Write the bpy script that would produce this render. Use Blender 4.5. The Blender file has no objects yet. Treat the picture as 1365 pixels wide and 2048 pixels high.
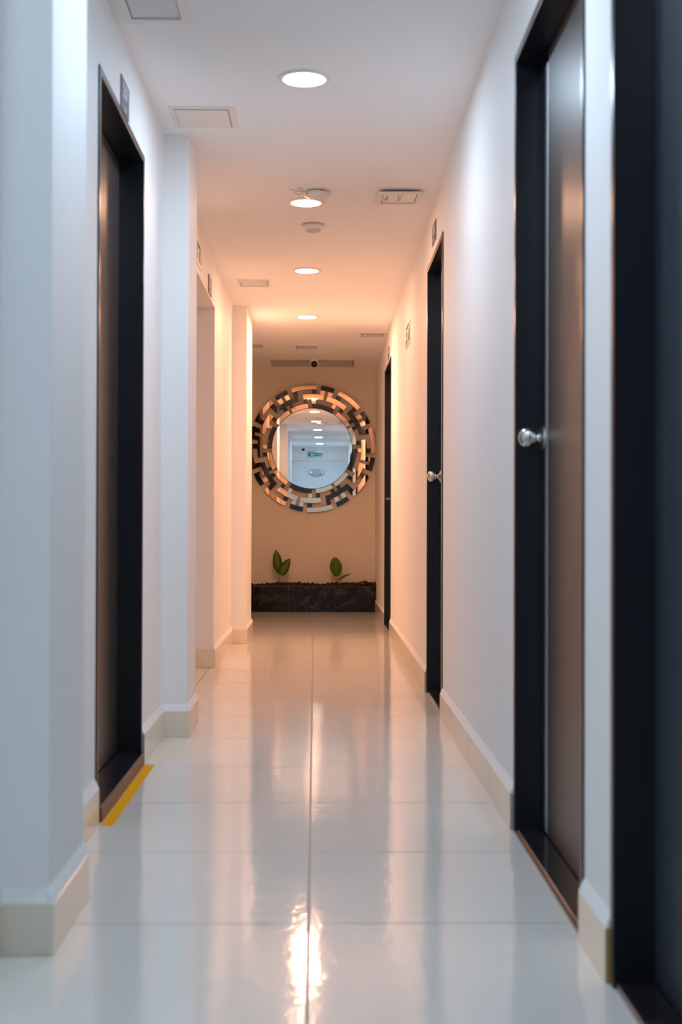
import bpy, bmesh, math, random
from mathutils import Vector, Matrix, noise
C = bpy.context.scene.collection
S = bpy.context.scene
random.seed(7)
PI = math.pi
# ------------------------------------------------------------------ camera, world, exposure
H = 2.365                                   # ceiling height
cam_d = bpy.data.cameras.new('camera'); cam = bpy.data.objects.new('camera', cam_d); C.objects.link(cam); S.camera = cam
cam_d.sensor_fit = 'VERTICAL'; cam_d.sensor_height = 36; cam_d.lens = 2643.86/2048*36
cam_d.clip_start = .02
yaw, pit, rol = .0151134, .0099332, .0029751
F = Vector((math.sin(yaw)*math.cos(pit), math.cos(yaw)*math.cos(pit), math.sin(pit)))
R = Vector((math.cos(yaw), -math.sin(yaw), 0)); U = R.cross(F)
R2 = R*math.cos(rol)+U*math.sin(rol); U2 = -R*math.sin(rol)+U*math.cos(rol)
M = Matrix((R2, U2, -F)).transposed().to_4x4(); M.translation = (0, 0, .83); cam.matrix_world = M
cam_d.dof.use_dof = True; cam_d.dof.focus_distance = 9.5; cam_d.dof.aperture_fstop = 4.0
S.view_settings.view_transform = 'Standard'; S.view_settings.look = 'None'
S.view_settings.gamma = 1; S.view_settings.use_curve_mapping = False
S.view_settings.exposure = 0.89
S.cycles.max_bounces = 16; S.cycles.diffuse_bounces = 12; S.cycles.glossy_bounces = 6
w = bpy.data.worlds.new('world'); S.world = w; w.use_nodes = True
w.node_tree.nodes['Background'].inputs[0].default_value = (.5, .6, .8, 1)
w.node_tree.nodes['Background'].inputs[1].default_value = .02
COOL = (.68, .875, 1.09); COOL_L = 122
WARM = (1.0, .51, .31); WARM_L = 108
# ------------------------------------------------------------------ materials
def mat(name, col=(.8,.8,.8), rough=.5, metal=0, spec=.5, emit=None, es=0, coat=0):
    m = bpy.data.materials.new(name); m.use_nodes = True
    b = m.node_tree.nodes['Principled BSDF']
    b.inputs['Base Color'].default_value = (*col, 1); b.inputs['Roughness'].default_value = rough
    b.inputs['Metallic'].default_value = metal; b.inputs['Specular IOR Level'].default_value = spec
    b.inputs['Coat Weight'].default_value = coat
    if emit: b.inputs['Emission Color'].default_value = (*emit, 1); b.inputs['Emission Strength'].default_value = es
    return m
def nd(m, t, **k):
    n = m.node_tree.nodes.new(t)
    for a, v in k.items(): setattr(n, a, v)
    return n
def lk(m, a, b): m.node_tree.links.new(a, b)
def P(m): return m.node_tree.nodes['Principled BSDF']
def mth(m, op, a, b=None, c=None):
    n = nd(m, 'ShaderNodeMath', operation=op)
    for i, v in enumerate((a, b, c)):
        if v is None: continue
        if isinstance(v, (int, float)): n.inputs[i].default_value = v
        else: lk(m, v, n.inputs[i])
    return n.outputs[0]
def mixc(m, f, a, b):
    n = nd(m, 'ShaderNodeMix', data_type='RGBA')
    for s, v in ((n.inputs[0], f), (n.inputs[6], a), (n.inputs[7], b)):
        if isinstance(v, tuple): s.default_value = (*v, 1)
        elif isinstance(v, (int, float)): s.default_value = v
        else: lk(m, v, s)
    return n.outputs[2]
def noise_n(m, scale, detail=3, vec=None, rough=.5):
    n = nd(m, 'ShaderNodeTexNoise'); n.inputs['Scale'].default_value = scale; n.inputs['Detail'].default_value = detail
    n.inputs['Roughness'].default_value = rough
    if vec is not None: lk(m, vec, n.inputs['Vector'])
    return n.outputs['Fac']
def pos(m): return nd(m, 'ShaderNodeNewGeometry').outputs['Position']
def bump(m, h, dist=.001, strength=1):
    b = nd(m, 'ShaderNodeBump'); b.inputs['Distance'].default_value = dist; b.inputs['Strength'].default_value = strength
    lk(m, h, b.inputs['Height']); lk(m, b.outputs[0], P(m).inputs['Normal']); return b
def plaster(name, col, rough=.55, d=.0012):
    m = mat(name, col, rough, spec=.14); v = pos(m)
    a = noise_n(m, 9, 4, v); b = noise_n(m, 160, 2, v)
    h = mth(m, 'ADD', mth(m, 'MULTIPLY', a, 1.5), mth(m, 'MULTIPLY', b, .12))
    bump(m, h, d, .6)
    lk(m, mixc(m, noise_n(m, 2.3, 4, v), tuple(c*.97 for c in col), col), P(m).inputs['Base Color'])
    return m
M_wall = plaster('wall_paint', (.875, .868, .86))
M_ceil = plaster('ceiling_paint', (.93, .925, .915), .7, .0008)
# end wall: same paint with soil splashes just above the planter
M_end = plaster('end_wall_paint', (.85, .76, .62))
def splash(m):
    v = pos(m); sx = nd(m, 'ShaderNodeSeparateXYZ'); lk(m, v, sx.inputs[0])
    mp = nd(m, 'ShaderNodeMapping'); mp.inputs['Scale'].default_value = (1, 1, 2.6); lk(m, v, mp.inputs[0])
    n1 = noise_n(m, 17, 5, mp.outputs[0], .65); n2 = noise_n(m, 3.5, 2, v)
    hz = mth(m, 'SUBTRACT', 1.0, mth(m, 'DIVIDE', mth(m, 'SUBTRACT', sx.outputs[2], .235), .09))
    k = mth(m, 'MULTIPLY', mth(m, 'SUBTRACT', mth(m, 'ADD', mth(m, 'ADD', n1, mth(m, 'MULTIPLY', hz, .13)), mth(m, 'MULTIPLY', n2, .25)), .80), 9)
    cl = nd(m, 'ShaderNodeClamp'); lk(m, k, cl.inputs[0])
    gz = nd(m, 'ShaderNodeClamp'); lk(m, mth(m, 'MULTIPLY', hz, 3), gz.inputs[0])
    f = mth(m, 'MULTIPLY', cl.outputs[0], gz.outputs[0])
    src = P(m).inputs['Base Color'].links[0].from_socket
    lk(m, mixc(m, mth(m, 'MULTIPLY', f, .75), src, (.20, .11, .05)), P(m).inputs['Base Color'])
splash(M_end)
# floor: polished 60 cm porcelain tiles
TS, TX0, TK, TY0 = .6, -.0103, -.0047, 2.764
M_floor = mat('polished_tile', (.70, .68, .63), .06, spec=.62)
def floor_nodes(m):
    v = pos(m); s = nd(m, 'ShaderNodeSeparateXYZ'); lk(m, v, s.inputs[0])
    x = mth(m, 'SUBTRACT', mth(m, 'SUBTRACT', s.outputs[0], TX0), mth(m, 'MULTIPLY', s.outputs[1], TK))
    y = mth(m, 'ADD', mth(m, 'SUBTRACT', s.outputs[1], TY0), mth(m, 'MULTIPLY', s.outputs[0], TK))
    def line(c, wd):
        u = mth(m, 'DIVIDE', c, TS); fr = mth(m, 'FRACT', mth(m, 'ADD', u, 100.5))
        d = mth(m, 'MULTIPLY', mth(m, 'ABSOLUTE', mth(m, 'SUBTRACT', fr, .5)), TS)       # distance to joint, m
        return d
    dx = line(x, 0); dy = line(y, 0)
    d = mth(m, 'MINIMUM', mth(m, 'SUBTRACT', dx, .0006), dy)
    def ramp(val, a, b):
        r = nd(m, 'ShaderNodeMapRange'); lk(m, val, r.inputs[0]); r.inputs[1].default_value = a; r.inputs[2].default_value = b
        return r.outputs[0]
    g = ramp(d, .0016, .0024)                      # 0 in joint, 1 on tile
    edge = ramp(d, .0014, .0034)
    # cloud colour of the tile, each tile a little different
    idx = nd(m, 'ShaderNodeCombineXYZ'); lk(m, mth(m, 'FLOOR', mth(m, 'ADD', mth(m, 'DIVIDE', x, TS), 100.0)), idx.inputs[0])
    lk(m, mth(m, 'FLOOR', mth(m, 'ADD', mth(m, 'DIVIDE', y, TS), 100.0)), idx.inputs[1])
    wn = nd(m, 'ShaderNodeTexWhiteNoise'); lk(m, idx.outputs[0], wn.inputs['Vector'])
    cl = mixc(m, noise_n(m, 3.1, 6, v, .6), (.71, .69, .635), (.785, .765, .71))
    cl = mixc(m, mth(m, 'MULTIPLY', wn.outputs[0], .35), cl, (.78, .755, .70))
    col = mixc(m, g, (.27, .27, .25), cl)
    lk(m, col, P(m).inputs['Base Color'])
    rg = mth(m, 'ADD', mth(m, 'MULTIPLY', mth(m, 'SUBTRACT', 1.0, g), .45), mth(m, 'ADD', .045, mth(m, 'MULTIPLY', noise_n(m, 14, 4, v), .05)))
    lk(m, rg, P(m).inputs['Roughness'])
    h = mth(m, 'ADD', mth(m, 'MULTIPLY', edge, .0007), mth(m, 'ADD', mth(m, 'MULTIPLY', noise_n(m, 5, 2, v), .0010), mth(m, 'ADD', mth(m, 'MULTIPLY', noise_n(m, 34, 2, v), .00024), mth(m, 'MULTIPLY', noise_n(m, 85, 2, v), .00024))))
    bump(m, h, 1.0, 1.0)
floor_nodes(M_floor)
# baseboard: glazed beige tile with joints every 60 cm
M_base = mat('baseboard_tile', (.62, .54, .42), .12, spec=.5)
def base_nodes(m):
    v = pos(m); s = nd(m, 'ShaderNodeSeparateXYZ'); lk(m, v, s.inputs[0])
    u = mth(m, 'FRACT', mth(m, 'ADD', mth(m, 'DIVIDE', mth(m, 'SUBTRACT', s.outputs[1], 4.03), .6), 100.5))
    d = mth(m, 'MULTIPLY', mth(m, 'ABSOLUTE', mth(m, 'SUBTRACT', u, .5)), .6)
    g = mth(m, 'MULTIPLY', mth(m, 'LESS_THAN', d, .0022), mth(m, 'GREATER_THAN', s.outputs[0], 0.0))
    c = mixc(m, noise_n(m, 4, 4, v), (.76, .68, .56), (.83, .75, .63))
    lk(m, mixc(m, mth(m, 'MULTIPLY', g, .7), c, (.25, .2, .14)), P(m).inputs['Base Color'])
base_nodes(M_base)
M_cap = mat('raw_tile_edge', (.45, .28, .08), .6)
M_capg = mat('grout_tile_edge', (.40, .37, .31), .7)
M_frame = mat('black_door_frame', (.007, .008, .012), .29, spec=.5)
M_leaf = mat('dark_brown_door_leaf', (.040, .029, .024), .30, spec=.75)
def leaf_nodes(m):
    v = pos(m); mp = nd(m, 'ShaderNodeMapping'); mp.inputs['Scale'].default_value = (1, 40, .8); lk(m, v, mp.inputs[0])
    n = noise_n(m, 4, 4, mp.outputs[0]); lk(m, mixc(m, n, (.030, .021, .018), (.052, .038, .030)), P(m).inputs['Base Color'])
    lk(m, mth(m, 'ADD', .31, mth(m, 'MULTIPLY', n, .08)), P(m).inputs['Roughness'])
leaf_nodes(M_leaf)
M_leafblue = mat('dark_slate_door_leaf', (.030, .038, .052), .38, spec=.6)
M_strip = mat('brushed_strip', (.82, .81, .85), .38, 1)
M_sill = mat('black_granite_sill', (.014, .012, .016), .13, spec=.6)
def sill_nodes(m):
    v = pos(m); n = noise_n(m, 55, 3, v); k = mth(m, 'GREATER_THAN', n, .66)
    lk(m, mixc(m, k, (.014, .012, .016), (.07, .055, .05)), P(m).inputs['Base Color'])
sill_nodes(M_sill)
M_wood = mat('raw_wood_edge', (.27, .15, .09), .6)
M_steel = mat('satin_steel', (.66, .65, .63), .24, 1)
M_dark = mat('dark_gap', (.01, .01, .01), .7)
M_white = mat('white_plastic', (.80, .78, .74), .35)
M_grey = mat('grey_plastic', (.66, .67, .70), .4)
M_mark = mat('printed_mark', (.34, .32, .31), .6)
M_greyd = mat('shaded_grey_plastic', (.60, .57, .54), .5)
M_led = mat('clear_led_lens', (.9, .88, .82), .1)
M_lampb = mat('lamp_shaded_grey', (.42, .43, .47), .4)  # bluish shadow on the twin-spot lamp is put into this grey
M_chrome = mat('chrome', (.85, .85, .86), .06, 1)
M_mirror = mat('silver_mirror', (.84, .88, .885), 0, 1)
M_copper = mat('rose_gold_mirror', (1.0, .66, .44), .012, 1)
M_black = mat('black_glass', (.020, .016, .015), .03, spec=.6)
M_blackedge = mat('black_backing', (.015, .012, .010), .5)
M_lens = mat('camera_lens', (.004, .004, .006), .08)
M_plate = mat('dark_sign_plate', (.13, .115, .15), .5)
M_txt = mat('white_lettering', (.88, .88, .88), .4)
M_tape = mat('yellow_tape', (.70, .33, .006), .55, spec=.08)
def tape_nodes(m):
    v = pos(m); lk(m, mixc(m, noise_n(m, 12, 4, v), (.90, .46, .006), (.72, .32, .003)), P(m).inputs['Base Color'])
tape_nodes(M_tape)
M_marble = mat('black_marble_tile', (.02, .02, .022), .16, spec=.22)
def marble_nodes(m):
    v = pos(m); n = nd(m, 'ShaderNodeTexNoise'); n.inputs['Scale'].default_value = 4.2; n.inputs['Detail'].default_value = 6
    n.inputs['Distortion'].default_value = 1.3; lk(m, v, n.inputs['Vector'])
    a = mth(m, 'ABSOLUTE', mth(m, 'SUBTRACT', n.outputs['Fac'], .5))
    r = nd(m, 'ShaderNodeMapRange'); lk(m, a, r.inputs[0]); r.inputs[1].default_value = 0; r.inputs[2].default_value = .035; r.inputs[3].default_value = 1; r.inputs[4].default_value = 0
    k = mth(m, 'MULTIPLY', r.outputs[0], noise_n(m, 2.1, 2, v))
    lk(m, mixc(m, mth(m, 'MULTIPLY', k, .42), mixc(m, noise_n(m, 7, 4, v), (.006, .006, .007), (.016, .015, .016)), (.20, .20, .23)), P(m).inputs['Base Color'])
marble_nodes(M_marble)
M_rim = mat('planter_rim', (.16, .10, .075), .5)
M_soil = mat('potting_soil', (.05, .025, .013), .95)
def soil_nodes(m):
    v = pos(m); lk(m, mixc(m, noise_n(m, 60, 4, v), (.014, .006, .003), (.085, .036, .017)), P(m).inputs['Base Color'])
soil_nodes(M_soil)
def leafmat(name, dark, mid, vein, vs):
    m = mat(name, mid, .5, spec=.18); uv = nd(m, 'ShaderNodeTexCoord').outputs['UV']; s = nd(m, 'ShaderNodeSeparateXYZ'); lk(m, uv, s.inputs[0])
    ax = mth(m, 'ABSOLUTE', s.outputs[0])           # 0 at midrib, 1 at edge
    t = mth(m, 'SUBTRACT', mth(m, 'MULTIPLY', s.outputs[1], 13), mth(m, 'MULTIPLY', ax, 3.2))
    k = mth(m, 'POWER', mth(m, 'ABSOLUTE', mth(m, 'SINE', mth(m, 'MULTIPLY', t, PI))), 10)
    k2 = mth(m, 'LESS_THAN', ax, .06)
    inner = mth(m, 'MULTIPLY', mth(m, 'LESS_THAN', ax, .62), vs)
    kk = mth(m, 'MAXIMUM', mth(m, 'MULTIPLY', k, inner), mth(m, 'MULTIPLY', k2, .5))
    base = mixc(m, noise_n(m, 30, 4, pos(m)), dark, mid)
    lk(m, mixc(m, kk, base, vein), P(m).inputs['Base Color'])
    P(m).inputs['Subsurface Weight'].default_value = 0
    return m
M_leafA = leafmat('variegated_leaf', (.020, .050, .004), (.045, .095, .007), (.34, .40, .03), 1.0)
M_leafB = leafmat('green_leaf', (.040, .085, .005), (.085, .15, .008), (.20, .26, .02), .5)
M_stem = mat('plant_stem', (.16, .24, .05), .45)
M_exitg = mat('exit_green', (.005, .20, .13), .25)
M_exitw = mat('exit_pale', (.62, .66, .50), .25)
M_exitw2 = mat('exit_acrylic', (.55, .68, .70), .15)
M_panel = mat('white_door_leaf', (.66, .70, .74), .4)
M_warmlamp2 = mat('warm_lamp_lens_far', (.9, .9, .9), .4, emit=WARM, es=WARM_L*3.2)
M_warmlamp = mat('warm_lamp_lens', (.9, .9, .9), .4, emit=WARM, es=WARM_L)
M_coollamp = mat('cool_lamp_lens', (.9, .9, .9), .4, emit=COOL, es=COOL_L)
M_wire = mat('pale_wire', (.55, .42, .32), .5)
# ------------------------------------------------------------------ mesh helpers
def box(bm, x0, x1, y0, y1, z0, z1, mi=0):
    x0, x1 = sorted((x0, x1)); y0, y1 = sorted((y0, y1))
    v = [bm.verts.new(p) for p in ((x0,y0,z0),(x1,y0,z0),(x1,y1,z0),(x0,y1,z0),(x0,y0,z1),(x1,y0,z1),(x1,y1,z1),(x0,y1,z1))]
    fs = [bm.faces.new([v[i] for i in q]) for q in ((0,3,2,1),(4,5,6,7),(0,1,5,4),(1,2,6,5),(2,3,7,6),(3,0,4,7))]
    for f in fs: f.material_index = mi
    return fs                                       # bottom, top, -y, +x, +y, -x
def prism(bm, pts, axis, a, b, mi=0):
    """polygon pts in the two other axes, extruded along axis from a to b"""
    def mk(p, t):
        q = list(p); q.insert(axis, t); return bm.verts.new(q)
    A = [mk(p, a) for p in pts]; B = [mk(p, b) for p in pts]; n = len(pts)
    fs = [bm.faces.new(A[::-1]), bm.faces.new(B)] + [bm.faces.new((A[i], A[(i+1)%n], B[(i+1)%n], B[i])) for i in range(n)]
    for f in fs: f.material_index = mi
    return fs
def lathe(bm, prof, M=Matrix(), n=40, mi=0, cap=True):
    """prof: (r, z) list along local z"""
    rings = []
    for r, z in prof:
        rings.append([bm.verts.new(M @ Vector((r*math.cos(2*PI*i/n), r*math.sin(2*PI*i/n), z))) for i in range(n)])
    for a, b in zip(rings, rings[1:]):
        for i in range(n):
            f = bm.faces.new((a[i], a[(i+1)%n], b[(i+1)%n], b[i])); f.smooth = True; f.material_index = mi
    if cap:
        for r in (rings[0][::-1], rings[-1]):
            f = bm.faces.new(r); f.material_index = mi
def tube(bm, pts, r, n=8):
    pts = [Vector(p) for p in pts]; rr = r if isinstance(r, (list, tuple)) else [r]*len(pts); rings = []
    for i, p in enumerate(pts):
        t = (pts[min(i+1, len(pts)-1)]-pts[max(i-1, 0)]).normalized()
        a = t.cross(Vector((0.13, .2, .97))).normalized(); b = t.cross(a)
        rings.append([bm.verts.new(p+(a*math.cos(2*PI*k/n)+b*math.sin(2*PI*k/n))*rr[i]) for k in range(n)])
    for a, b in zip(rings, rings[1:]):
        for k in range(n):
            f = bm.faces.new((a[k], a[(k+1)%n], b[(k+1)%n], b[k])); f.smooth = True
    bm.faces.new(rings[0][::-1]); bm.faces.new(rings[-1])
def obj(name, bm, mats, parent=None, bevel=0, label=None):
    bmesh.ops.recalc_face_normals(bm, faces=bm.faces)
    me = bpy.data.meshes.new(name); bm.to_mesh(me); bm.free()
    for m in (mats if isinstance(mats, (list, tuple)) else [mats]): me.materials.append(m)
    o = bpy.data.objects.new(name, me); C.objects.link(o)
    if parent:
        o.parent = parent; o.matrix_parent_inverse = Matrix.Translation(-(world_loc(parent)))
    if bevel:
        b = o.modifiers.new('bevel', 'BEVEL'); b.width = bevel; b.segments = 2; b.limit_method = 'ANGLE'
    if label: o['label'] = label
    return o
def world_loc(o): return Vector(o.location)
def thing(name, label, cat, loc, group=None, kind=None):
    o = bpy.data.objects.new(name, None); C.objects.link(o); o.location = loc; o.empty_display_size = .05
    o['label'] = label; o['category'] = cat
    if group: o['group'] = group
    if kind: o['kind'] = kind
    return o
def tag(o, label, cat, group=None, kind=None):
    o['label'] = label; o['category'] = cat
    if group: o['group'] = group
    if kind: o['kind'] = kind
    return o
NB = bmesh.new
# ------------------------------------------------------------------ setting
WL, WR = -.624, .531
YB, YE = -.25, 12.93                                # back wall, end wall
bm = NB(); box(bm, -2.2, .8, YB-.1, YE+.15, -.05, 0)
tag(obj('floor', bm, M_floor), 'glossy cream porcelain tile floor of the corridor', 'floor', kind='structure')
HX0, HX1, HY0, HY1 = -.480, .310, 12.28, 12.84      # hatch opening in ceiling
bm = NB()
box(bm, -2.2, .8, YB-.1, HY0, H, H+.1); box(bm, -2.2, .8, HY1, YE+.15, H, H+.1)
box(bm, -2.2, HX0, HY0, HY1, H, H+.1); box(bm, HX1, .8, HY0, HY1, H, H+.1)
tag(obj('ceiling', bm, M_ceil), 'smooth white ceiling above the corridor', 'ceiling', kind='structure')
DT = 2.088                                          # door head height
BT, BH = .013, .100                                 # baseboard thickness, height
R_open = [(1.47, 2.37), (2.675, 3.577), (5.765, 6.553), (10.06, 10.95)]
L_open = [(3.700, 4.585)]
OP2 = (6.30, 7.706)                                 # open passage on the left
def segs(y0, y1, opens):
    out = []; y = y0
    for a, b in sorted(opens): out.append((y, a)); y = b
    out.append((y, y1)); return out
FR = .024                                           # frame face width
bm = NB()
for a, b in segs(YB, YE, [(a-.012, b+.012) for a, b in R_open]): box(bm, WR, WR+.16, a, b, 0, H)
for a, b in R_open: box(bm, WR, WR+.16, a-.012, b+.012, DT+.012, H)
box(bm, WR+.16, WR+.2, YB, YE, 0, H)
def skirt_wedge(bm, W, s, a, b, y_is=True):
    """plaster fillet on top of the baseboard; s = +1 wall to the right"""
    if b-a < .02: return
    prism(bm, [(W+.001*s, BH+.030), (W-BT*s*.96, BH), (W+.001*s, BH)], 1, a, b)
RB = segs(YB, 12.64, [(a-FR-.004, b+FR+.004) for a, b in R_open])
for a, b in RB: skirt_wedge(bm, WR, 1, a, b)
tag(obj('wall_right', bm, M_wall), 'white painted wall on the right of the corridor', 'wall', kind='structure')
bm = NB()
LS = [(YB, L_open[0][0]-.012), (L_open[0][1]+.012, OP2[0]), (OP2[1], 10.0)]
for a, b in LS: box(bm, WL-.14, WL, a, b, 0, H)
box(bm, WL-.14, WL, L_open[0][0]-.012, L_open[0][1]+.012, DT+.012, H)
box(bm, WL-.3, WL-.14, 2.4, OP2[0], 0, H)
box(bm, WL-1.5, WL, OP2[0], OP2[1], 2.095, H)       # soffit over the passage
box(bm, WL-1.5, WL-.14, OP2[1], OP2[1]+.14, 0, H)
box(bm, WL-1.5, WL-.14, OP2[0]-.14, OP2[0], 0, H)
box(bm, WL-1.6, WL-1.5, OP2[0]-.14, OP2[1]+.14, 0, H)
box(bm, WL-.14, WL, 10.0, 11.72, 0, H); box(bm, -.86, WL-.14, 11.58, 11.72, 0, H); box(bm, -1.0, -.86, 11.58, YE, 0, H)
P1, P2, P3 = (2.571, 2.944), (5.201, 5.552), (9.251, 10.00)
PX = WL+.099                                        # pilaster face
for a, b in [(YB, P1[0]), (P1[1], L_open[0][0]-FR-.004), (L_open[0][1]+FR+.004, P2[0]), (P2[1], OP2[0]), (OP2[1]-BT, P3[0])]:
    skirt_wedge(bm, WL, -1, a, b)
tag(obj('wall_left', bm, M_wall), 'white painted wall on the left of the corridor with an open doorway', 'wall', kind='structure')
for i, (a, b) in enumerate((P1, P2, P3)):
    bm = NB(); box(bm, WL-.01, PX, a, b, -.001, H+.001)
    o = obj('trim_%d' % (i+1), bm, M_wall, bevel=.004)
    tag(o, ('white pilaster nearest the camera on the left wall', 'white pilaster between the dark left door and the open doorway',
            'white pilaster at the far left beside the mirror')[i], 'pilaster', kind='structure')
    bm = NB()
    prism(bm, [(PX-.001, BH+.030), (PX+BT*.96, BH), (PX-.001, BH)], 1, a-.010, b+.010)
    # fillet on front face
    prism(bm, [(a+.001, BH+.030), (a-BT*.96, BH), (a+.001, BH)], 0, WL+.012, PX+.010)
    obj('plaster_fillet', bm, M_wall, o)
bm = NB(); box(bm, -.728, -.655, 11.7205, 11.735, 0, 2.11)
tag(obj('trim_4', bm, M_frame), 'black frame edge at the far left, seen only in the mirror', 'door frame', kind='structure')
bm = NB(); box(bm, -1.0, .8, YE, YE+.14, 0, H+.05)
tag(obj('wall_end', bm, M_end), 'beige end wall carrying the round mirror', 'wall', kind='structure')
bm = NB(); box(bm, WL-.3, WR+.2, YB-.14, YB, 0, H+.05)
tag(obj('wall_back', bm, M_wall), 'white wall behind the camera, seen in the mirror', 'wall', kind='structure')
# baseboards
bm = NB()
for i, (a, b) in enumerate(RB):
    if b-a < .02: continue
    fs = box(bm, WR-BT, WR+.002, a, b, 0, BH)
    fs[2].material_index = 1 if i in (0, 1) else 2; fs[4].material_index = 2
tag(obj('baseboard_right', bm, [M_base, M_cap, M_capg], bevel=.0012), 'beige tile baseboard along the right wall', 'baseboard', kind='structure')
bm = NB()
for a, b in [(YB, P1[0]-BT), (P1[1]+BT, L_open[0][0]-FR-.004), (L_open[0][1]+FR+.004, P2[0]-BT), (P2[1]+BT, OP2[0]), (OP2[1]-BT, P3[0]-BT)]:
    fs = box(bm, WL-.002, WL+BT, a, b, 0, BH); fs[2].material_index = 2
    if abs(a-(OP2[1]-BT)) < 1e-6: fs[2].material_index = 0
for a, b in (P1, P2, P3):
    box(bm, PX-.002, PX+BT, a-BT, b+BT, 0, BH)
    box(bm, WL+.001, PX-.002, a-BT, a+.001, 0, BH); 
    if b < 9: box(bm, WL+.001, PX-.002, b-.001, b+BT, 0, BH)
box(bm, WL-1.49, WL-.002, OP2[1]-BT, OP2[1]+.001, 0, BH)
box(bm, WL-1.49, WL-.142, OP2[0]-.001, OP2[0]+BT, 0, BH)
tag(obj('baseboard_left', bm, [M_base, M_cap, M_capg], bevel=.0012), 'beige tile baseboard along the left wall and its pilasters', 'baseboard', kind='structure')
# ------------------------------------------------------------------ doors
def knob_bm(center, s, scale=1.0):
    """ball knob on a flared rosette; axis points into the corridor. center = point on leaf face"""
    bm = NB(); d = -s
    Mx = Matrix.Translation(center) @ Matrix(((0,0,d,0),(0,1,0,0),(-d if False else 1,0,0,0),(0,0,0,1)))
    ros = [(.033,0),(.0335,.0015),(.031,.003),(.022,.005),(.015,.009),(.0105,.014),(.0088,.018),(.0095,.0215)]
    ball = [(0,0)]+[(.0272*math.sin(a)*(0.965 if abs(a-1.72) < .03 else 1), .0425-.0240*math.cos(a)) for a in [.42,.6,.8,1.0,1.2,1.4,1.57,1.68,1.72,1.76,1.9,2.1,2.3,2.5,2.7,2.9,3.1]]
    lathe(bm, [(r*scale, z*scale) for r, z in ros+ball[1:]], Mx)
    return bm
def door(n, label, W, s, y0, y1, depth, leafm, strip=None, knob=None, sill_h=.014, sill_edge=False, outer_x=None):
    root = thing('door_%d' % n, label, 'door', (W, (y0+y1)/2, 0), kind='structure')
    bm = NB(); xo = W - s*.005; xi = W + s*(depth+.045)
    box(bm, xo, xi, y1, y1+FR, 0, DT+FR); box(bm, xo, xi, y0-FR, y0, 0, DT+FR); box(bm, xo, xi, y0, y1, DT, DT+FR)
    obj('door_frame', bm, M_frame, root, bevel=.0015)
    lx = W + s*depth
    bm = NB(); e = .0005
    ys = strip[0] if strip else y1
    box(bm, lx, lx+s*.04, y0+.002, (strip[1] if strip else y1-.002), sill_h+.004, DT-.004)
    leaf = obj('door_leaf', bm, leafm, root, bevel=.001)
    if strip:
        bm = NB(); box(bm, lx, lx+s*.04, strip[0], y1-.001, sill_h+.004, DT-.004)
        obj('stile', bm, M_frame, leaf, label='black vertical stile of the door leaf')
        bm = NB(); box(bm, lx-s*.0008, lx+s*.03, strip[1]+e, strip[0]-e, sill_h+.006, DT-.03)
        obj('metal_strip', bm, M_strip, leaf, bevel=.001, label='bright metal edge strip')
    if knob:
        if knob[0] == 'ball':
            obj('door_knob', knob_bm((lx, knob[1], knob[2]), s), M_steel, leaf, label='satin steel ball knob')
        else:
            bm = NB(); y, z = knob[1], knob[2]
            Mx = Matrix.Translation((lx, y, z)) @ Matrix(((0,0,-s,0),(0,1,0,0),(1,0,0,0),(0,0,0,1)))
            lathe(bm, [(.026,0),(.026,.006),(.010,.008),(.009,.045)], Mx)
            tube(bm, [(lx-s*.045, y+.006, z), (lx-s*.047, y-.03, z), (lx-s*.045, y-.08, z+.002), (lx-s*.040, y-.115, z-.002)], [.009,.009,.008,.007], 10)
            obj('door_lever', bm, M_steel, leaf, label='small steel lever handle')
    bm = NB(); xs = W + (0 if outer_x is None else outer_x)
    box(bm, xs, xi, y0, y1, 0, sill_h)
    sl = obj('threshold', bm, M_sill, root, bevel=.001)
    if sill_edge:
        bm = NB(); n2 = 46; pts = []
        for k in range(n2):
            a = y0 + (y1-y0)*k/n2; b = y0+(y1-y0)*(k+1)/n2
            box(bm, xs-s*.0045, xs-s*.0002, a, b, 0, sill_h-.002-.004*abs(noise.noise((k*.4, 1, 2))))
        obj('wood_edge', bm, M_wood, sl, label='raw brown wooden riser of the threshold')
    return root
door(1, 'dark slate door in black frame at the right edge of the photo', WR, 1, *R_open[0], .070, M_leafblue)
door(2, 'brown door with black frame and steel knob, second on the right wall', WR, 1, *R_open[1], .066, M_leaf,
     strip=(3.512, 3.474), knob=('ball', 3.543, 1.066))
bm = NB()
door(3, 'narrow looking dark door with steel knob midway along the right wall', WR, 1, *R_open[2], .055, M_leaf,
     strip=(6.43, 6.375), knob=('ball', 6.470, 1.070))
door(4, 'farthest black door on the right wall, with a small lever', WR, 1, *R_open[3], .055, M_leaf, knob=('lever', 10.80, 1.045))
door(5, 'dark recessed door in black frame on the left wall', WL, -1, *L_open[0], .080, M_leaf, sill_h=.043, sill_edge=True, outer_x=.012)
# white door behind the camera
d6 = thing('door_6', 'plain white door behind the camera, seen only in the mirror', 'door', (-.08, YB, 0), kind='structure')
bm = NB(); box(bm, -.57, .43, YB, YB+.03, .005, 2.10); leaf6 = obj('door_leaf', bm, M_panel, d6, bevel=.002)
bm = NB(); box(bm, -.61, -.572, YB, YB+.04, 0, 2.135); box(bm, .432, .47, YB, YB+.04, 0, 2.135); box(bm, -.572, .432, YB, YB+.04, 2.102, 2.135)
obj('door_frame', bm, M_white, d6, bevel=.002)
# fine wooden edge showing along the threshold of the second right door
bm = NB()
box(bm, WR-.0055, WR-.0005, R_open[1][0], R_open[1][1], 0, .0035)
tag(obj('edge_strip', bm, M_wood), 'thin tan wooden strip along the threshold of the brown knobbed door', 'trim strip')
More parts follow.
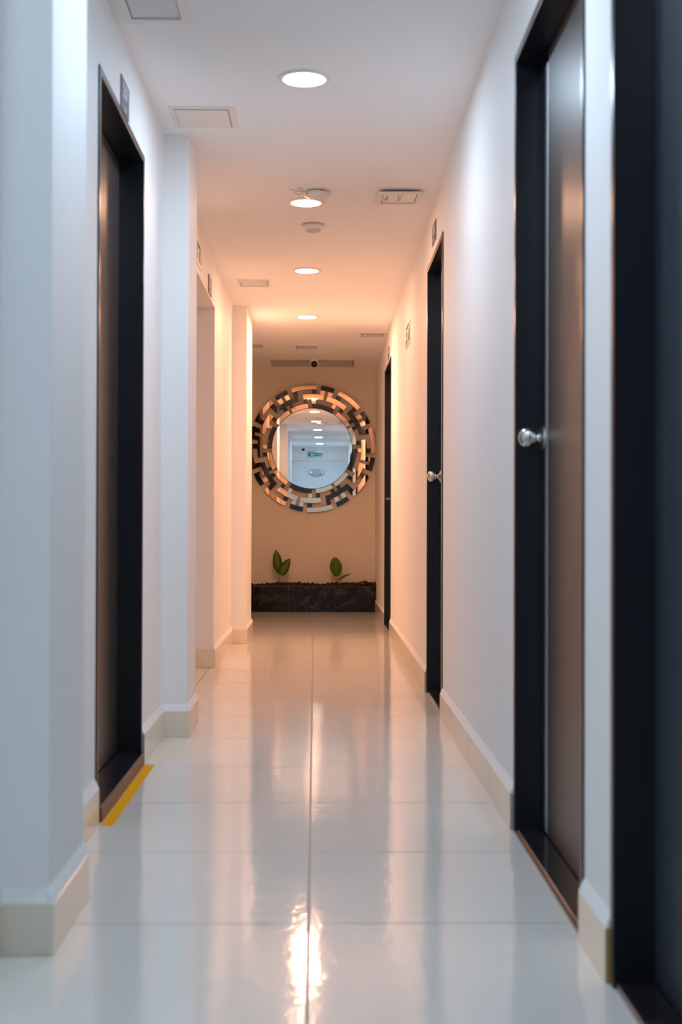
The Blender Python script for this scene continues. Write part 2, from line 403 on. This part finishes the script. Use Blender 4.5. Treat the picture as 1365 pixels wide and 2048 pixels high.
# yellow tape on the floor
bm = NB(); n = 60; L = []; Rr = []
for k in range(n+1):
    y = 3.655 + (4.582-3.655)*k/n
    xi = WL+.0175 + .004*max(0, noise.noise((k*.35, 0, 0))) + (.005 if noise.noise((k*.9, 3, 0)) > .25 else 0)
    L.append((xi, y)); Rr.append((-.571+.0008*noise.noise((k*.6, 9, 1)), y))
for k in range(n):
    q = [(*L[k], .0003), (*Rr[k], .0003), (*Rr[k+1], .0003), (*L[k+1], .0003)]
    lo = [bm.verts.new(p) for p in q]; hi = [bm.verts.new((p[0], p[1], .0012)) for p in q]
    bm.faces.new(hi); bm.faces.new(lo[::-1])
    for i in range(4): bm.faces.new((lo[i], lo[(i+1) % 4], hi[(i+1) % 4], hi[i]))
bmesh.ops.remove_doubles(bm, verts=bm.verts, dist=1e-5)
tag(obj('floor_tape', bm, M_tape), 'worn yellow warning tape on the floor before the left door threshold', 'tape')
# ------------------------------------------------------------------ ceiling lights
lx = lambda y: -.062 - .0085*(y-4.53)
LN = {4.527: 'round white ceiling light nearest the camera, large and alone', 6.27: 'round ceiling light right beside the wired smoke detector',
      7.95: 'round ceiling light beyond the small sensor, third from the camera', 9.72: 'farthest round ceiling light before the mirror wall',
      2.74: 'round ceiling light overhead near the camera, seen in the mirror', .95: 'rearmost round ceiling light, seen in the mirror above the exit sign'}
for y, lab in LN.items():
    x = lx(y); warm = y > 5.5
    t = thing('ceiling_light', lab, 'ceiling light', (x, y, H), 'round recessed ceiling lights')
    T = Matrix.Translation((x, y, H))
    bm = NB(); lathe(bm, [(.092, 0), (.0915, -.003), (.086, -.006), (.068, -.007), (.066, -.004), (.066, 0)], T, 56, cap=False)
    obj('light_rim', bm, M_white, t)
    bm = NB(); lathe(bm, [(.0655, -.0005), (.0650, -.0045), (.060, -.0058), (.03, -.0065), (.001, -.0066)], T, 56)
    obj('light_diffuser', bm, (M_warmlamp2 if y > 9 else M_warmlamp) if warm else M_coollamp, t, label='glowing white diffuser')
# ------------------------------------------------------------------ ceiling boxes, hatches
def ceiling_box(name, label, cat, x0, x1, y0, y1, rim=.022, drop=.007, panel=M_grey, led=None, tilt=0, group=None, marks=False):
    t = thing(name, label, cat, ((x0+x1)/2, (y0+y1)/2, H), group)
    bm = NB(); z0, z1 = H-drop, H
    box(bm, x0, x1, y0, y0+rim, z0, z1); box(bm, x0, x1, y1-rim, y1, z0, z1)
    box(bm, x0, x0+rim, y0+rim, y1-rim, z0, z1); box(bm, x1-rim, x1, y0+rim, y1-rim, z0, z1)
    o1 = obj('box_frame', bm, M_white, t)
    bm = NB(); g = .003
    box(bm, x0+rim+g, x1-rim-g, y0+rim+g, y1-rim-g, H-drop*.55, H-drop*.2)
    o2 = obj('cover_panel', bm, panel, t)
    bm = NB(); box(bm, x0+rim, x1-rim, y0+rim, y1-rim, H-drop*.2, H-.0002)
    o3 = obj('shadow_gap', bm, M_dark, t)
    parts = [o1, o2, o3]
    if led:
        bm = NB(); lathe(bm, [(.009, 0), (.009, -.004), (.006, -.008), (.001, -.009)], Matrix.Translation((led[0], led[1], H-drop*.55)), 16)
        parts.append(obj('led_lens', bm, M_led, t, label='tiny bright lens'))
    if marks:
        for (u, v, a, b) in ((.18,.35,.06,.18),(.20,.60,.05,.10),(.45,.30,.10,.05),(.47,.42,.08,.05),(.45,.55,.10,.05),(.44,.75,.05,.06),(.53,.75,.05,.06)):
            X = x0+(x1-x0)*u; Y = y1-(y1-y0)*v
            bm = NB(); box(bm, X, X+(x1-x0)*a, Y-(y1-y0)*b, Y, H-drop*.55-.0008, H-drop*.55)
            obj('printed_mark', bm, M_mark, t)
    if tilt:
        t.rotation_euler = (tilt[0], tilt[1], 0); t.location.z = H - tilt[2]
    return t
ceiling_box('ceiling_hatch', 'greyish framed ceiling box at the top left of the photo', 'ceiling hatch', -.606, -.396, 3.78, 4.015, .030, .012, M_grey)
# flush hatch with a thin shadow line
t = thing('ceiling_hatch', 'square white access hatch with thin shadow lines before the second pilaster', 'ceiling hatch', (-.447, 4.965, H))
bm = NB(); x0, x1, y0, y1 = -.569, -.323, 4.840, 5.095
box(bm, x0, x1, y0, y1, H-.003, H); obj('hatch_frame', bm, M_white, t, bevel=.0008)
bm = NB(); box(bm, x0+.022, x1-.024, y0+.030, y1-.004, H-.0036, H-.003); obj('shadow_gap', bm, M_dark, t)
bm = NB(); box(bm, x0+.0235, x1-.0265, y0+.0325, y1-.0045, H-.0050, H-.0036); obj('hatch_lid', bm, M_white, t)
G = 'recessed emergency light boxes in the ceiling'
ceiling_box('emergency_light', 'loosely hung white ceiling box with printed marks, right of the wired smoke detector', 'emergency light', .256, .460, 6.005, 6.245, .022, .010, M_white, tilt=(.030, -.012, .010), group=G, marks=True)
ceiling_box('emergency_light', 'pale ceiling box at left, above the far left doorway', 'emergency light', -.532, -.330, 8.265, 8.480, .014, .007, M_grey, led=(-.44, 8.36), group=G)
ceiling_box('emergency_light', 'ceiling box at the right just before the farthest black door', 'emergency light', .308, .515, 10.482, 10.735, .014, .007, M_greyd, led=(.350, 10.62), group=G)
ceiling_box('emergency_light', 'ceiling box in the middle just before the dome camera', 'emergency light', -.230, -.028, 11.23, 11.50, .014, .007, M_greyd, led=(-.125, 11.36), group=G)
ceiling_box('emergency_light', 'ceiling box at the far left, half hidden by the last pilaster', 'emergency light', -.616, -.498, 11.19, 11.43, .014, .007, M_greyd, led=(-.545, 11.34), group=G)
# open recess near the end wall
t = thing('ceiling_hatch', 'wide shallow grey recess in the ceiling behind the dome camera', 'ceiling hatch', (-.085, 12.56, H))
bm = NB(); e = .001
for (a, b, c, d, z0, z1) in ((HX0, HX1, HY0, HY1, H+.04, H+.05), (HX0+e, HX0+.008, HY0+e, HY1-e, H+.001, H+.04), (HX1-.008, HX1-e, HY0+e, HY1-e, H+.001, H+.04),
                             (HX0+.008, HX1-.008, HY0+e, HY0+.008, H+.001, H+.04), (HX0+.008, HX1-.008, HY1-.008, HY1-e, H+.001, H+.04)):
    box(bm, a, b, c, d, z0, z1)
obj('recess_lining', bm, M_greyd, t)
# ------------------------------------------------------------------ detectors and cameras
t = thing('smoke_detector', 'wired white smoke detector hanging loose beside a ceiling light', 'smoke detector', (-.022, 6.06, H))
T = Matrix.Translation((-.022, 6.066, H-.006)) @ Matrix.Rotation(.05, 4, 'Y')
bm = NB(); lathe(bm, [(.046, 0), (.057, -.002), (.059, -.005), (.059, -.016), (.055, -.020), (.044, -.023), (.001, -.0235)], T, 48); obj('detector_body', bm, M_white, t)
bm = NB(); lathe(bm, [(.020, .006), (.020, -.002)], Matrix.Translation((-.022, 6.066, H-.0062)), 20); obj('mounting_stub', bm, M_dark, t)
bm = NB(); box(bm, -.074, -.060, 6.000, 6.006, H-.028, H-.014); obj('connector', bm, M_greyd, t, label='small grey wire connector')
bm = NB()
tube(bm, [(-.060, 6.01, H-.022), (-.085, 6.01, H-.012), (-.115, 6.015, H-.010), (-.128, 6.02, H-.018), (-.105, 6.02, H-.028), (-.082, 6.01, H-.020), (-.09, 6.0, H-.006), (-.112, 6.0, H-.001)], .0016, 6)
tube(bm, [(-.060, 6.01, H-.018), (-.095, 6.00, H-.020), (-.130, 6.00, H-.012), (-.148, 6.01, H-.004)], .0014, 6)
tube(bm, [(-.066, 6.0, H-.026), (-.074, 6.0, H-.034), (-.070, 6.01, H-.038)], .0012, 6)
obj('loose_wire', bm, M_wire, t)
t = thing('ceiling_sensor', 'small white round ceiling sensor with grey centre, between the second and third lights', 'sensor', (-.045, 6.74, H))
T = Matrix.Translation((-.045, 6.742, H))
bm = NB(); lathe(bm, [(.044, -.0002), (.044, -.006), (.059, -.007), (.0605, -.012), (.056, -.019), (.043, -.026), (.036, -.028)], T, 48); obj('sensor_body', bm, M_white, t)
bm = NB(); lathe(bm, [(.040, -.0275), (.038, -.034), (.028, -.038), (.001, -.039)], T, 40); o = obj('sensor_ring', bm, mat('beige_plastic', (.62,.58,.52), .4), t)
bm = NB(); lathe(bm, [(.016, -.0385), (.014, -.0425), (.001, -.043)], T, 24); obj('sensor_eye', bm, M_greyd, t, label='grey sensing eye')
def dome_camera(x, y, z, label, sc=1.0, fy=-1):
    t = thing('security_camera', label, 'security camera', (x, y, z))
    T = Matrix.Translation((x, y, z)) @ Matrix.Scale(sc, 4)
    bm = NB(); lathe(bm, [(.047, 0), (.048, -.010), (.046, -.018), (.040, -.024)], T, 40); obj('camera_base', bm, M_white, t)
    d = Vector((0, fy*.82, -.30)).normalized()
    c = Vector((x, y, z)) + Vector((0, fy*.006, -.052))*sc
    bm = NB(); bmesh.ops.create_uvsphere(bm, u_segments=32, v_segments=20, radius=.038*sc, matrix=Matrix.Translation(c))
    for f in bm.faces: f.smooth = True
    lathe(bm, [(.040*sc, 0), (.038*sc, -.035*sc)], Matrix.Translation((x, y, z-.018*sc)), 32)
    obj('camera_housing', bm, M_white, t)
    q = d.to_track_quat('Z', 'Y').to_matrix().to_4x4()
    bm = NB(); lathe(bm, [(.030*sc, .022*sc), (.029*sc, .032*sc), (.024*sc, .039*sc), (.014*sc, .043*sc), (.001, .044*sc)], Matrix.Translation(c) @ q, 32); obj('camera_lens', bm, M_lens, t, label='glossy black lens')
dome_camera(-.066, 12.13, H, 'white dome camera with black lens on the ceiling before the mirror')
dome_camera(-.350, -.10, H, 'dome camera beside the exit sign, seen in the mirror', 1.0, 1)
# ------------------------------------------------------------------ writing
def text_mesh(s, size):
    cu = bpy.data.curves.new('t', 'FONT'); cu.body = s; cu.size = size; cu.extrude = .0006; cu.align_x = 'CENTER'; cu.align_y = 'CENTER'; cu.resolution_u = 4
    o = bpy.data.objects.new('t', cu); C.objects.link(o)
    bpy.context.view_layer.update()
    me = bpy.data.meshes.new_from_object(o.evaluated_get(bpy.context.evaluated_depsgraph_get()))
    bpy.data.objects.remove(o); bpy.data.curves.remove(cu); return me
def place_text(s, size, M4, m, parent, name='lettering'):
    me = text_mesh(s, size); me.name = name; me.transform(M4); me.materials.clear(); me.materials.append(m)
    o = bpy.data.objects.new(name, me); C.objects.link(o); o.parent = parent; o.matrix_parent_inverse = Matrix.Translation(-Vector(parent.location)); return o
def wall_M(W, s, y, z, off):
    # local x runs along the reading direction, local z towards the corridor
    X = Vector((0, -s, 0)); Y = Vector((0, 0, 1)); Z = Vector((-s, 0, 0))
    m = Matrix((X, Y, Z)).transposed().to_4x4(); m.translation = (W - s*off, y, z); return m
def number_sign(txt, label, W, s, y0, y1, z0, z1):
    yc, zc = (y0+y1)/2, (z0+z1)/2; hgt = z1-z0
    t = thing('room_number_sign', label, 'room sign', (W, yc, zc), 'room number signs')
    bm = NB(); box(bm, W-s*.0002, W-s*.004, y0, y1, z0, z1); obj('sign_plate', bm, M_plate, t, bevel=.0008)
    place_text(txt, hgt*.62, wall_M(W, s, yc, zc+hgt*.13, .0042), M_txt, t)
    bm = NB()
    for k in range(3):
        lathe(bm, [(hgt*.035, 0), (hgt*.02, .0015)], wall_M(W, s, yc+(k-1)*hgt*.11, zc-hgt*.33, .004), 12)
    box(bm, W-s*.004, W-s*.005, yc-hgt*.16, yc+hgt*.16, zc-hgt*.42, zc-hgt*.385)
    obj('sign_dots', bm, M_txt, t)
number_sign('207', 'dark number plate 207 above the recessed left door', WL, -1, 4.076, 4.238, 2.120, 2.222)
number_sign('206', 'small number plate above the open doorway on the left', WL, -1, 7.25, 7.44, 2.108, 2.208)
number_sign('205', 'number plate above the right door midway along the corridor', WR, 1, 6.11, 6.295, 2.160, 2.252)
number_sign('203', 'number plate above the farthest black door', WR, 1, 10.31, 10.46, 2.135, 2.228)
def man(bm, f, sc):
    """simple running figure made of strokes; f maps (u, v) -> world"""
    def seg(pts, r):
        tube(bm, [f(u*sc, v*sc) for u, v in pts], r*sc, 6)
    seg([(0, .30), (0, .31)], .07)
    seg([(.0, .2), (-.04, .02)], .06); seg([(.0, .18), (.13, .12), (.17, .2)], .03); seg([(0, .18), (-.13, .16), (-.17, .05)], .03)
    seg([(-.03, .02), (.10, -.08), (.08, -.24)], .035); seg([(-.05, .02), (-.10, -.14), (-.25, -.16)], .035)
def exit_sign(label, cat, W, s, y0, y1, z0, z1, pale, text):
    yc, zc = (y0+y1)/2, (z0+z1)/2; wd, hg = y1-y0, z1-z0
    t = thing('evacuation_sign', label, cat, (W, yc, zc), 'green evacuation signs')
    bm = NB(); box(bm, W-s*.0002, W-s*.004, y0, y1, z0, z1); obj('sign_plate', bm, pale, t)
    f = lambda u, v: Vector((W-s*.0048, yc - s*u, zc+v))
    bm = NB(); box(bm, W-s*.004, W-s*.0048, yc-wd*.47, yc-wd*.13, zc-hg*.30, zc+hg*.18); obj('green_field', bm, M_exitg, t); bm = NB(); box(bm, W-s*.004, W-s*.0048, yc+wd*.13, yc+wd*.47, zc-hg*.30, zc+hg*.18)
    obj('green_field', bm, M_exitg, t)
    bm = NB(); man(bm, lambda u, v: f(u+wd*.30, v-hg*.05), hg*.65); obj('running_figure', bm, M_txt, t); bm = NB()
    q = [(-.40,-.06),(-.31,.08),(-.31,0),(-.20,0),(-.20,-.12),(-.31,-.12),(-.31,-.20)]
    vs = [bm.verts.new(f(u*wd, v*hg)) for u, v in q]; vs2 = [bm.verts.new(f(u*wd, v*hg)+Vector((-s*.0008,0,0))) for u, v in q]
    bm.faces.new(vs2); [bm.faces.new((vs[i], vs[(i+1)%7], vs2[(i+1)%7], vs2[i])) for i in range(7)]
    obj('arrow', bm, M_txt, t)
    place_text(text, hg*.17, wall_M(W, s, yc, zc+hg*.34, .0042), M_exitg, t)
    return t
exit_sign('pale green evacuation sign on the right wall between two dark doors', 'sign', WR, 1, 7.905, 8.255, 1.925, 2.068, M_exitw, 'RUTA DE EVACUACION')
exit_sign('pale evacuation sign above the left doorway, mostly hidden by a pilaster', 'sign', WL, -1, 6.45, 6.80, 2.135, 2.249, M_exitw, 'RUTA DE EVACUACION')
# exit sign above the white door behind the camera
t = thing('exit_sign', 'green exit sign above the white door, seen in the mirror', 'sign', (-.12, YB, 2.215))
bm = NB(); box(bm, -.270, .030, YB+.0005, YB+.012, 2.140, 2.295); obj('sign_plate', bm, M_exitw2, t)
bm = NB(); box(bm, -.262, .022, YB+.012, YB+.0128, 2.180, 2.255); obj('green_field', bm, M_exitg, t)
fb = lambda u, v: Vector((-.12 - u, YB+.0135, 2.2175+v))
bm = NB(); man(bm, lambda u, v: fb(u-.10, v-.005), .095); obj('running_figure', bm, M_txt, t); bm = NB()
q = [(.095,0),(.06,.025),(.06,.010),(.01,.010),(.01,-.010),(.06,-.010),(.06,-.025)]
vs = [bm.verts.new(fb(u, v)) for u, v in q]; vs2 = [bm.verts.new(fb(u, v)+Vector((0,.0008,0))) for u, v in q]
bm.faces.new(vs2); [bm.faces.new((vs[i], vs[(i+1)%7], vs2[(i+1)%7], vs2[i])) for i in range(7)]
obj('arrow', bm, M_txt, t)
mb = Matrix((Vector((-1,0,0)), Vector((0,0,1)), Vector((0,1,0)))).transposed().to_4x4(); mb.translation = (-.12, YB+.0125, 2.274)
place_text('RUTA DE EVACUACION', .026, mb, M_exitg, t)
# twin-spot emergency light on the white door
t = thing('emergency_light', 'twin spot emergency light on the white door, seen in the mirror', 'emergency light', (-.09, YB+.03, 1.86))
bm = NB(); box(bm, -.160, -.020, YB+.030, YB+.085, 1.800, 1.925); obj('lamp_body', bm, M_lampb, t, bevel=.008)
for sx in (-1, 1):
    T = Matrix.Translation((-.09+sx*.098, YB+.060, 1.868)) @ Matrix.Rotation(-PI/2+sx*.0, 4, 'X') @ Matrix.Rotation(sx*.25, 4, 'Y')
    bm = NB(); lathe(bm, [(.020, -.026), (.034, -.014), (.043, .006), (.045, .020), (.041, .022)], T, 32); sp = obj('spot_head', bm, M_lampb, t)
    bm = NB(); lathe(bm, [(.040, .0222), (.030, .026), (.001, .028)], T, 32); obj('spot_lens', bm, M_chrome, sp, label='shiny round lens')
# small white sensor near the ceiling behind the camera
bm = NB(); lathe(bm, [(.030, 0), (.036, -.010), (.026, -.035), (.010, -.048)], Matrix.Translation((.33, -.05, H)), 24)
tag(obj('motion_sensor', bm, M_white), 'small white cone shaped sensor on the ceiling, seen in the mirror', 'sensor')
# ------------------------------------------------------------------ round mosaic mirror
MX, MZ, MY, MR = -.0905, 1.577, 12.895, .393
t = thing('round_mirror', 'large round wall mirror framed by copper and black mirror mosaic tiles', 'mirror', (MX, YE, MZ))
def mp(r, th, y):                                   # r in units of the inner radius, th clockwise degrees from top
    a = math.radians(th); return (MX + MR*r*math.sin(a), y, MZ + MR*r*math.cos(a))
bm = NB(); n = 128
lathe(bm, [(MR*1.004, 0), (MR*1.004, .008), (MR*.992, .0115), (.001, .0115)], Matrix.Translation((MX, MY+.0115, MZ)) @ Matrix.Rotation(PI/2, 4, 'X'), n)
for f in bm.faces: f.smooth = False
obj('mirror_glass', bm, M_mirror, t)
bm = NB(); lathe(bm, [(MR*.98, 0), (MR*.98, .022)], Matrix.Translation((MX, YE-.0005, MZ)) @ Matrix.Rotation(PI/2, 4, 'X'), 64); obj('backing_board', bm, M_blackedge, t)
k = 1/845
I0, I1, M0, M1, O0, O1 = 848*k, 944*k, 1040*k, 1146*k, 1240*k, 1338*k
Cc, Bb = 'c', 'b'
TILES = [(0,30,I0,I1,Bb),(35.1,58,I0,I1,Cc),(61.6,84.6,I0,I1,Cc),
         (-9.9,12.7,M0,M1,Cc),(16.3,39.7,M0,M1,Cc),(44.6,74.4,M0*.992,M1*.985,Bb),
         (-.4,4.5,I1,M0,Cc),(80.2,85,I1,M0,Bb),(25,29.7,I1,M0,Cc),(35.2,39.8,I1,M0,Bb),(53,57.8,I1,M0*.992,Bb),(61.6,66,I1,M0*.992,Bb),
         (-.3,4.5,M1,O0,Bb),(8.4,13,M1,O0,Cc),(16,20.8,M1,O0,Cc),(25.1,30,M1,O0,Bb),(44.6,49.4,M1*.985,O0,Bb),(53.6,58.3,M1*.985,O0,Cc),(61.6,66.2,M1*.985,O0,Cc),(70.4,75,M1*.985,O0,Bb),
         (-19.6,4.5,O0,O1,Cc),(8.2,20.9,O0,O1,Bb),(25.2,49.4,O0,O1,Cc),(53.8,66.2,O0,O1,Bb)]
for qd in range(4):
    for a0, a1, r0, r1, c in TILES:
        a0 += 90*qd; a1 += 90*qd; g = .0035
        r0_, r1_ = r0+g, r1-g; da = math.degrees(g/((r0+r1)/2)); A0, A1 = a0+da*.6, a1-da*.6
        n = max(2, int((A1-A0)/2)); bm = NB(); fr = MY; bk = YE-.001; ch = .0035
        outl = [(r1_, A0+(A1-A0)*i/n) for i in range(n+1)] + [(r0_, A1-(A1-A0)*i/n) for i in range(n+1)]
        front = [bm.verts.new(mp(r, a, fr)) for r, a in outl]
        side = [bm.verts.new(mp(r, a, fr+.006)) for r, a in outl]
        back = [bm.verts.new(mp(r, a, bk)) for r, a in outl]
        bm.faces.new(front).material_index = 0; N = len(outl)
        for i in range(N):
            bm.faces.new((front[i], front[(i+1)%N], side[(i+1)%N], side[i])).material_index = 1
            bm.faces.new((side[i], side[(i+1)%N], back[(i+1)%N], back[i])).material_index = 1
        bm.faces.new(back[::-1]).material_index = 1
        obj('copper_tile' if c == Cc else 'black_tile', bm, [M_copper if c == Cc else M_black, M_blackedge], t)
# ------------------------------------------------------------------ planter
PY, PZ = 12.632, .243
t = thing('planter', 'low black marble tiled planter across the corridor end', 'planter', (-.2, 12.78, 0))
bm = NB(); box(bm, -.859, WR-.001, PY+.010, PY+.055, 0, PZ-.006); box(bm, -.859, WR-.001, PY+.055, YE-.001, 0, .10); obj('planter_core', bm, M_rim, t)
xs = [-.859, -.757, -.311, .136, .530]
for a, b in zip(xs, xs[1:]):
    bm = NB(); box(bm, a+.0016, b-.0016, PY, PY+.010, .002, PZ); obj('marble_tile', bm, M_marble, t, bevel=.001)
bm = NB(); box(bm, -.859, WR-.001, PY+.0102, PY+.055, PZ-.006, PZ+.002); obj('planter_rim', bm, M_rim, t, bevel=.001)
# soil
bm = NB(); nx, ny = 300, 22; X0, X1, Y0, Y1 = -.857, WR-.002, PY+.052, YE-.001
def soil_z(x, y):
    u = (y-Y0)/(Y1-Y0)
    b = .238 + .012*math.sin(PI*min(1, u*1.3)) + .022*(noise.noise((x*3.1, y*3, 4.2))+.15) + .026*abs(noise.noise((x*22, y*22, 1.0))) + .014*noise.noise((x*60, y*60, 2.0))
    b += .014*math.exp(-((x-.47)/.10)**2) + .006*math.exp(-((x+.10)/.12)**2) - .014*math.exp(-((x+.0)/.06)**2)*u
    return max(.225, b)
grid = [[bm.verts.new((X0+(X1-X0)*i/nx, Y0+(Y1-Y0)*j/ny, soil_z(X0+(X1-X0)*i/nx, Y0+(Y1-Y0)*j/ny))) for j in range(ny+1)] for i in range(nx+1)]
for i in range(nx):
    for j in range(ny): bm.faces.new((grid[i][j], grid[i+1][j], grid[i+1][j+1], grid[i][j+1]))
rnd = random.Random(3)
for _ in range(520):                                # crumbs and bark chips lying in the soil
    x = rnd.uniform(X0+.02, X1-.02); y = rnd.uniform(Y0+.005, Y1-.02); z = soil_z(x, y); s = rnd.uniform(.003, .011)
    mt = Matrix.Translation((x, y, z+s*.3)) @ Matrix.Rotation(rnd.uniform(0, 6), 4, (rnd.random(), rnd.random(), rnd.random()+.1)) @ Matrix.Diagonal((s, s*rnd.uniform(.4, 1), s*rnd.uniform(.3, .7), 1))
    bmesh.ops.create_icosphere(bm, subdivisions=1, radius=1, matrix=mt)
tag(obj('potting_soil', bm, M_soil), 'dark crumbly potting soil filling the black planter', 'soil', kind='stuff')
for (x, y, s, a) in ((.402, 12.70, .011, .4), (.350, 12.72, .007, 1.2)):
    bm = NB(); bmesh.ops.create_icosphere(bm, subdivisions=2, radius=1, matrix=Matrix.Translation((x, y, soil_z(x, y)+s*.35)) @ Matrix.Rotation(a, 4, 'Z') @ Matrix.Diagonal((s*1.7, s, s*.45, 1)))
    tag(obj('dry_leaf_chip', bm, mat('dry_chip', (.50, .30, .10), .7)), 'larger tan chip on the soil at the right' if s > .009 else 'smaller tan chip on the soil left of the larger one', 'chip')
# plants
def leaf_mesh(name, base, tip, halfw, m, parent, normal, bend=0., shape=None, cup=.12, wav=0):
    base, tip = Vector(base), Vector(tip); L = (tip-base).length; ax = (tip-base)/L
    nrm = Vector(normal); nrm = (nrm - ax*nrm.dot(ax)).normalized(); sd = ax.cross(nrm).normalized()
    shape = shape or (lambda t: math.sin(PI*t**.8)**.8)
    bm = NB(); uvl = bm.loops.layers.uv.new('uv'); nu, nv = 28, 10; g = []
    for i in range(nu+1):
        tt = i/nu; wdt = halfw*max(.004, shape(tt)); row = []
        for j in range(nv+1):
            s = j/nv*2-1
            p = base + ax*L*tt + sd*wdt*s + nrm*(bend*math.sin(PI*tt) + cup*wdt*(s*s) + wav*math.sin(tt*14+s)*abs(s)*.004)
            row.append((bm.verts.new(p), s, tt))
        g.append(row)
    for i in range(nu):
        for j in range(nv):
            q = (g[i][j], g[i+1][j], g[i+1][j+1], g[i][j+1]); f = bm.faces.new([a[0] for a in q]); f.smooth = True
            for lp, a in zip(f.loops, q): lp[uvl].uv = (a[1], a[2])
    me_o = obj(name, bm, m, parent); sm = me_o.modifiers.new('thick', 'SOLIDIFY'); sm.thickness = .0009
    return me_o
PYp = 12.77
kx = PYp/2643.86
def px(x, y, dy=0):                                  # photo measurement of the plants -> metres at their distance
    Y = PYp+dy; o = Vector((0, 0, .83)); d = F + R2*((x-682.5)/2643.86) - U2*((y-1024)/2643.86); return o + d*(Y/d.y)
t = thing('dumb_cane_plant', 'young plant with two upright patterned leaves at left in the planter', 'plant', px(559, 1168), 'young plants in the planter')
leaf_mesh('leaf', px(557.5, 1147, .01), px(552, 1099.5, .02), .0480, M_leafA, t, (.1, -1, .15), .012, lambda s: math.sin(PI*min(1, s**.95))**.72*(1-.12*s), .10)
leaf_mesh('leaf', px(560.5, 1150.5, -.015), px(580.5, 1117, -.03), .0470, M_leafA, t, (-.15, -1, .1), .006, lambda s: (math.sin(PI*min(1, s**.72))**.62)*(1.06-.1*s), .08)
bm = NB(); tube(bm, [px(558.6, 1166), px(557.4, 1158), px(557.6, 1147, .01)], [.0028, .0020, .0018]); obj('stem', bm, M_stem, t)
bm = NB(); tube(bm, [px(558.8, 1166), px(560.2, 1158), px(560.6, 1150, -.015)], [.0028, .0020, .0018]); obj('stem', bm, M_stem, t)
t = thing('dumb_cane_plant', 'young plant with one round leaf and one slim sideways leaf at right in the planter', 'plant', px(676, 1170), 'young plants in the planter')
leaf_mesh('leaf', px(674.7, 1152), px(669.5, 1115, .01), .0590, M_leafB, t, (.05, -1, .1), .010, lambda s: (math.sin(PI*(.05+.93*s))**.55)*(1.0-.12*abs(s-.5)), .06, 1)
leaf_mesh('leaf', px(677, 1161, .0), px(703.5, 1147.5, -.05), .0175, M_leafB, t, (-.5, -.62, .75), .006, lambda s: math.sin(PI*s**.75)**.8, .3)
bm = NB(); tube(bm, [px(676.4, 1172), px(675.6, 1162), px(674.7, 1151)], [.0030, .0026, .0020]); obj('stem', bm, M_stem, t)
bm = NB(); tube(bm, [px(677.6, 1168), px(677.7, 1164), px(677.2, 1160)], [.0020, .0018, .0018]); obj('stem', bm, M_stem, t)
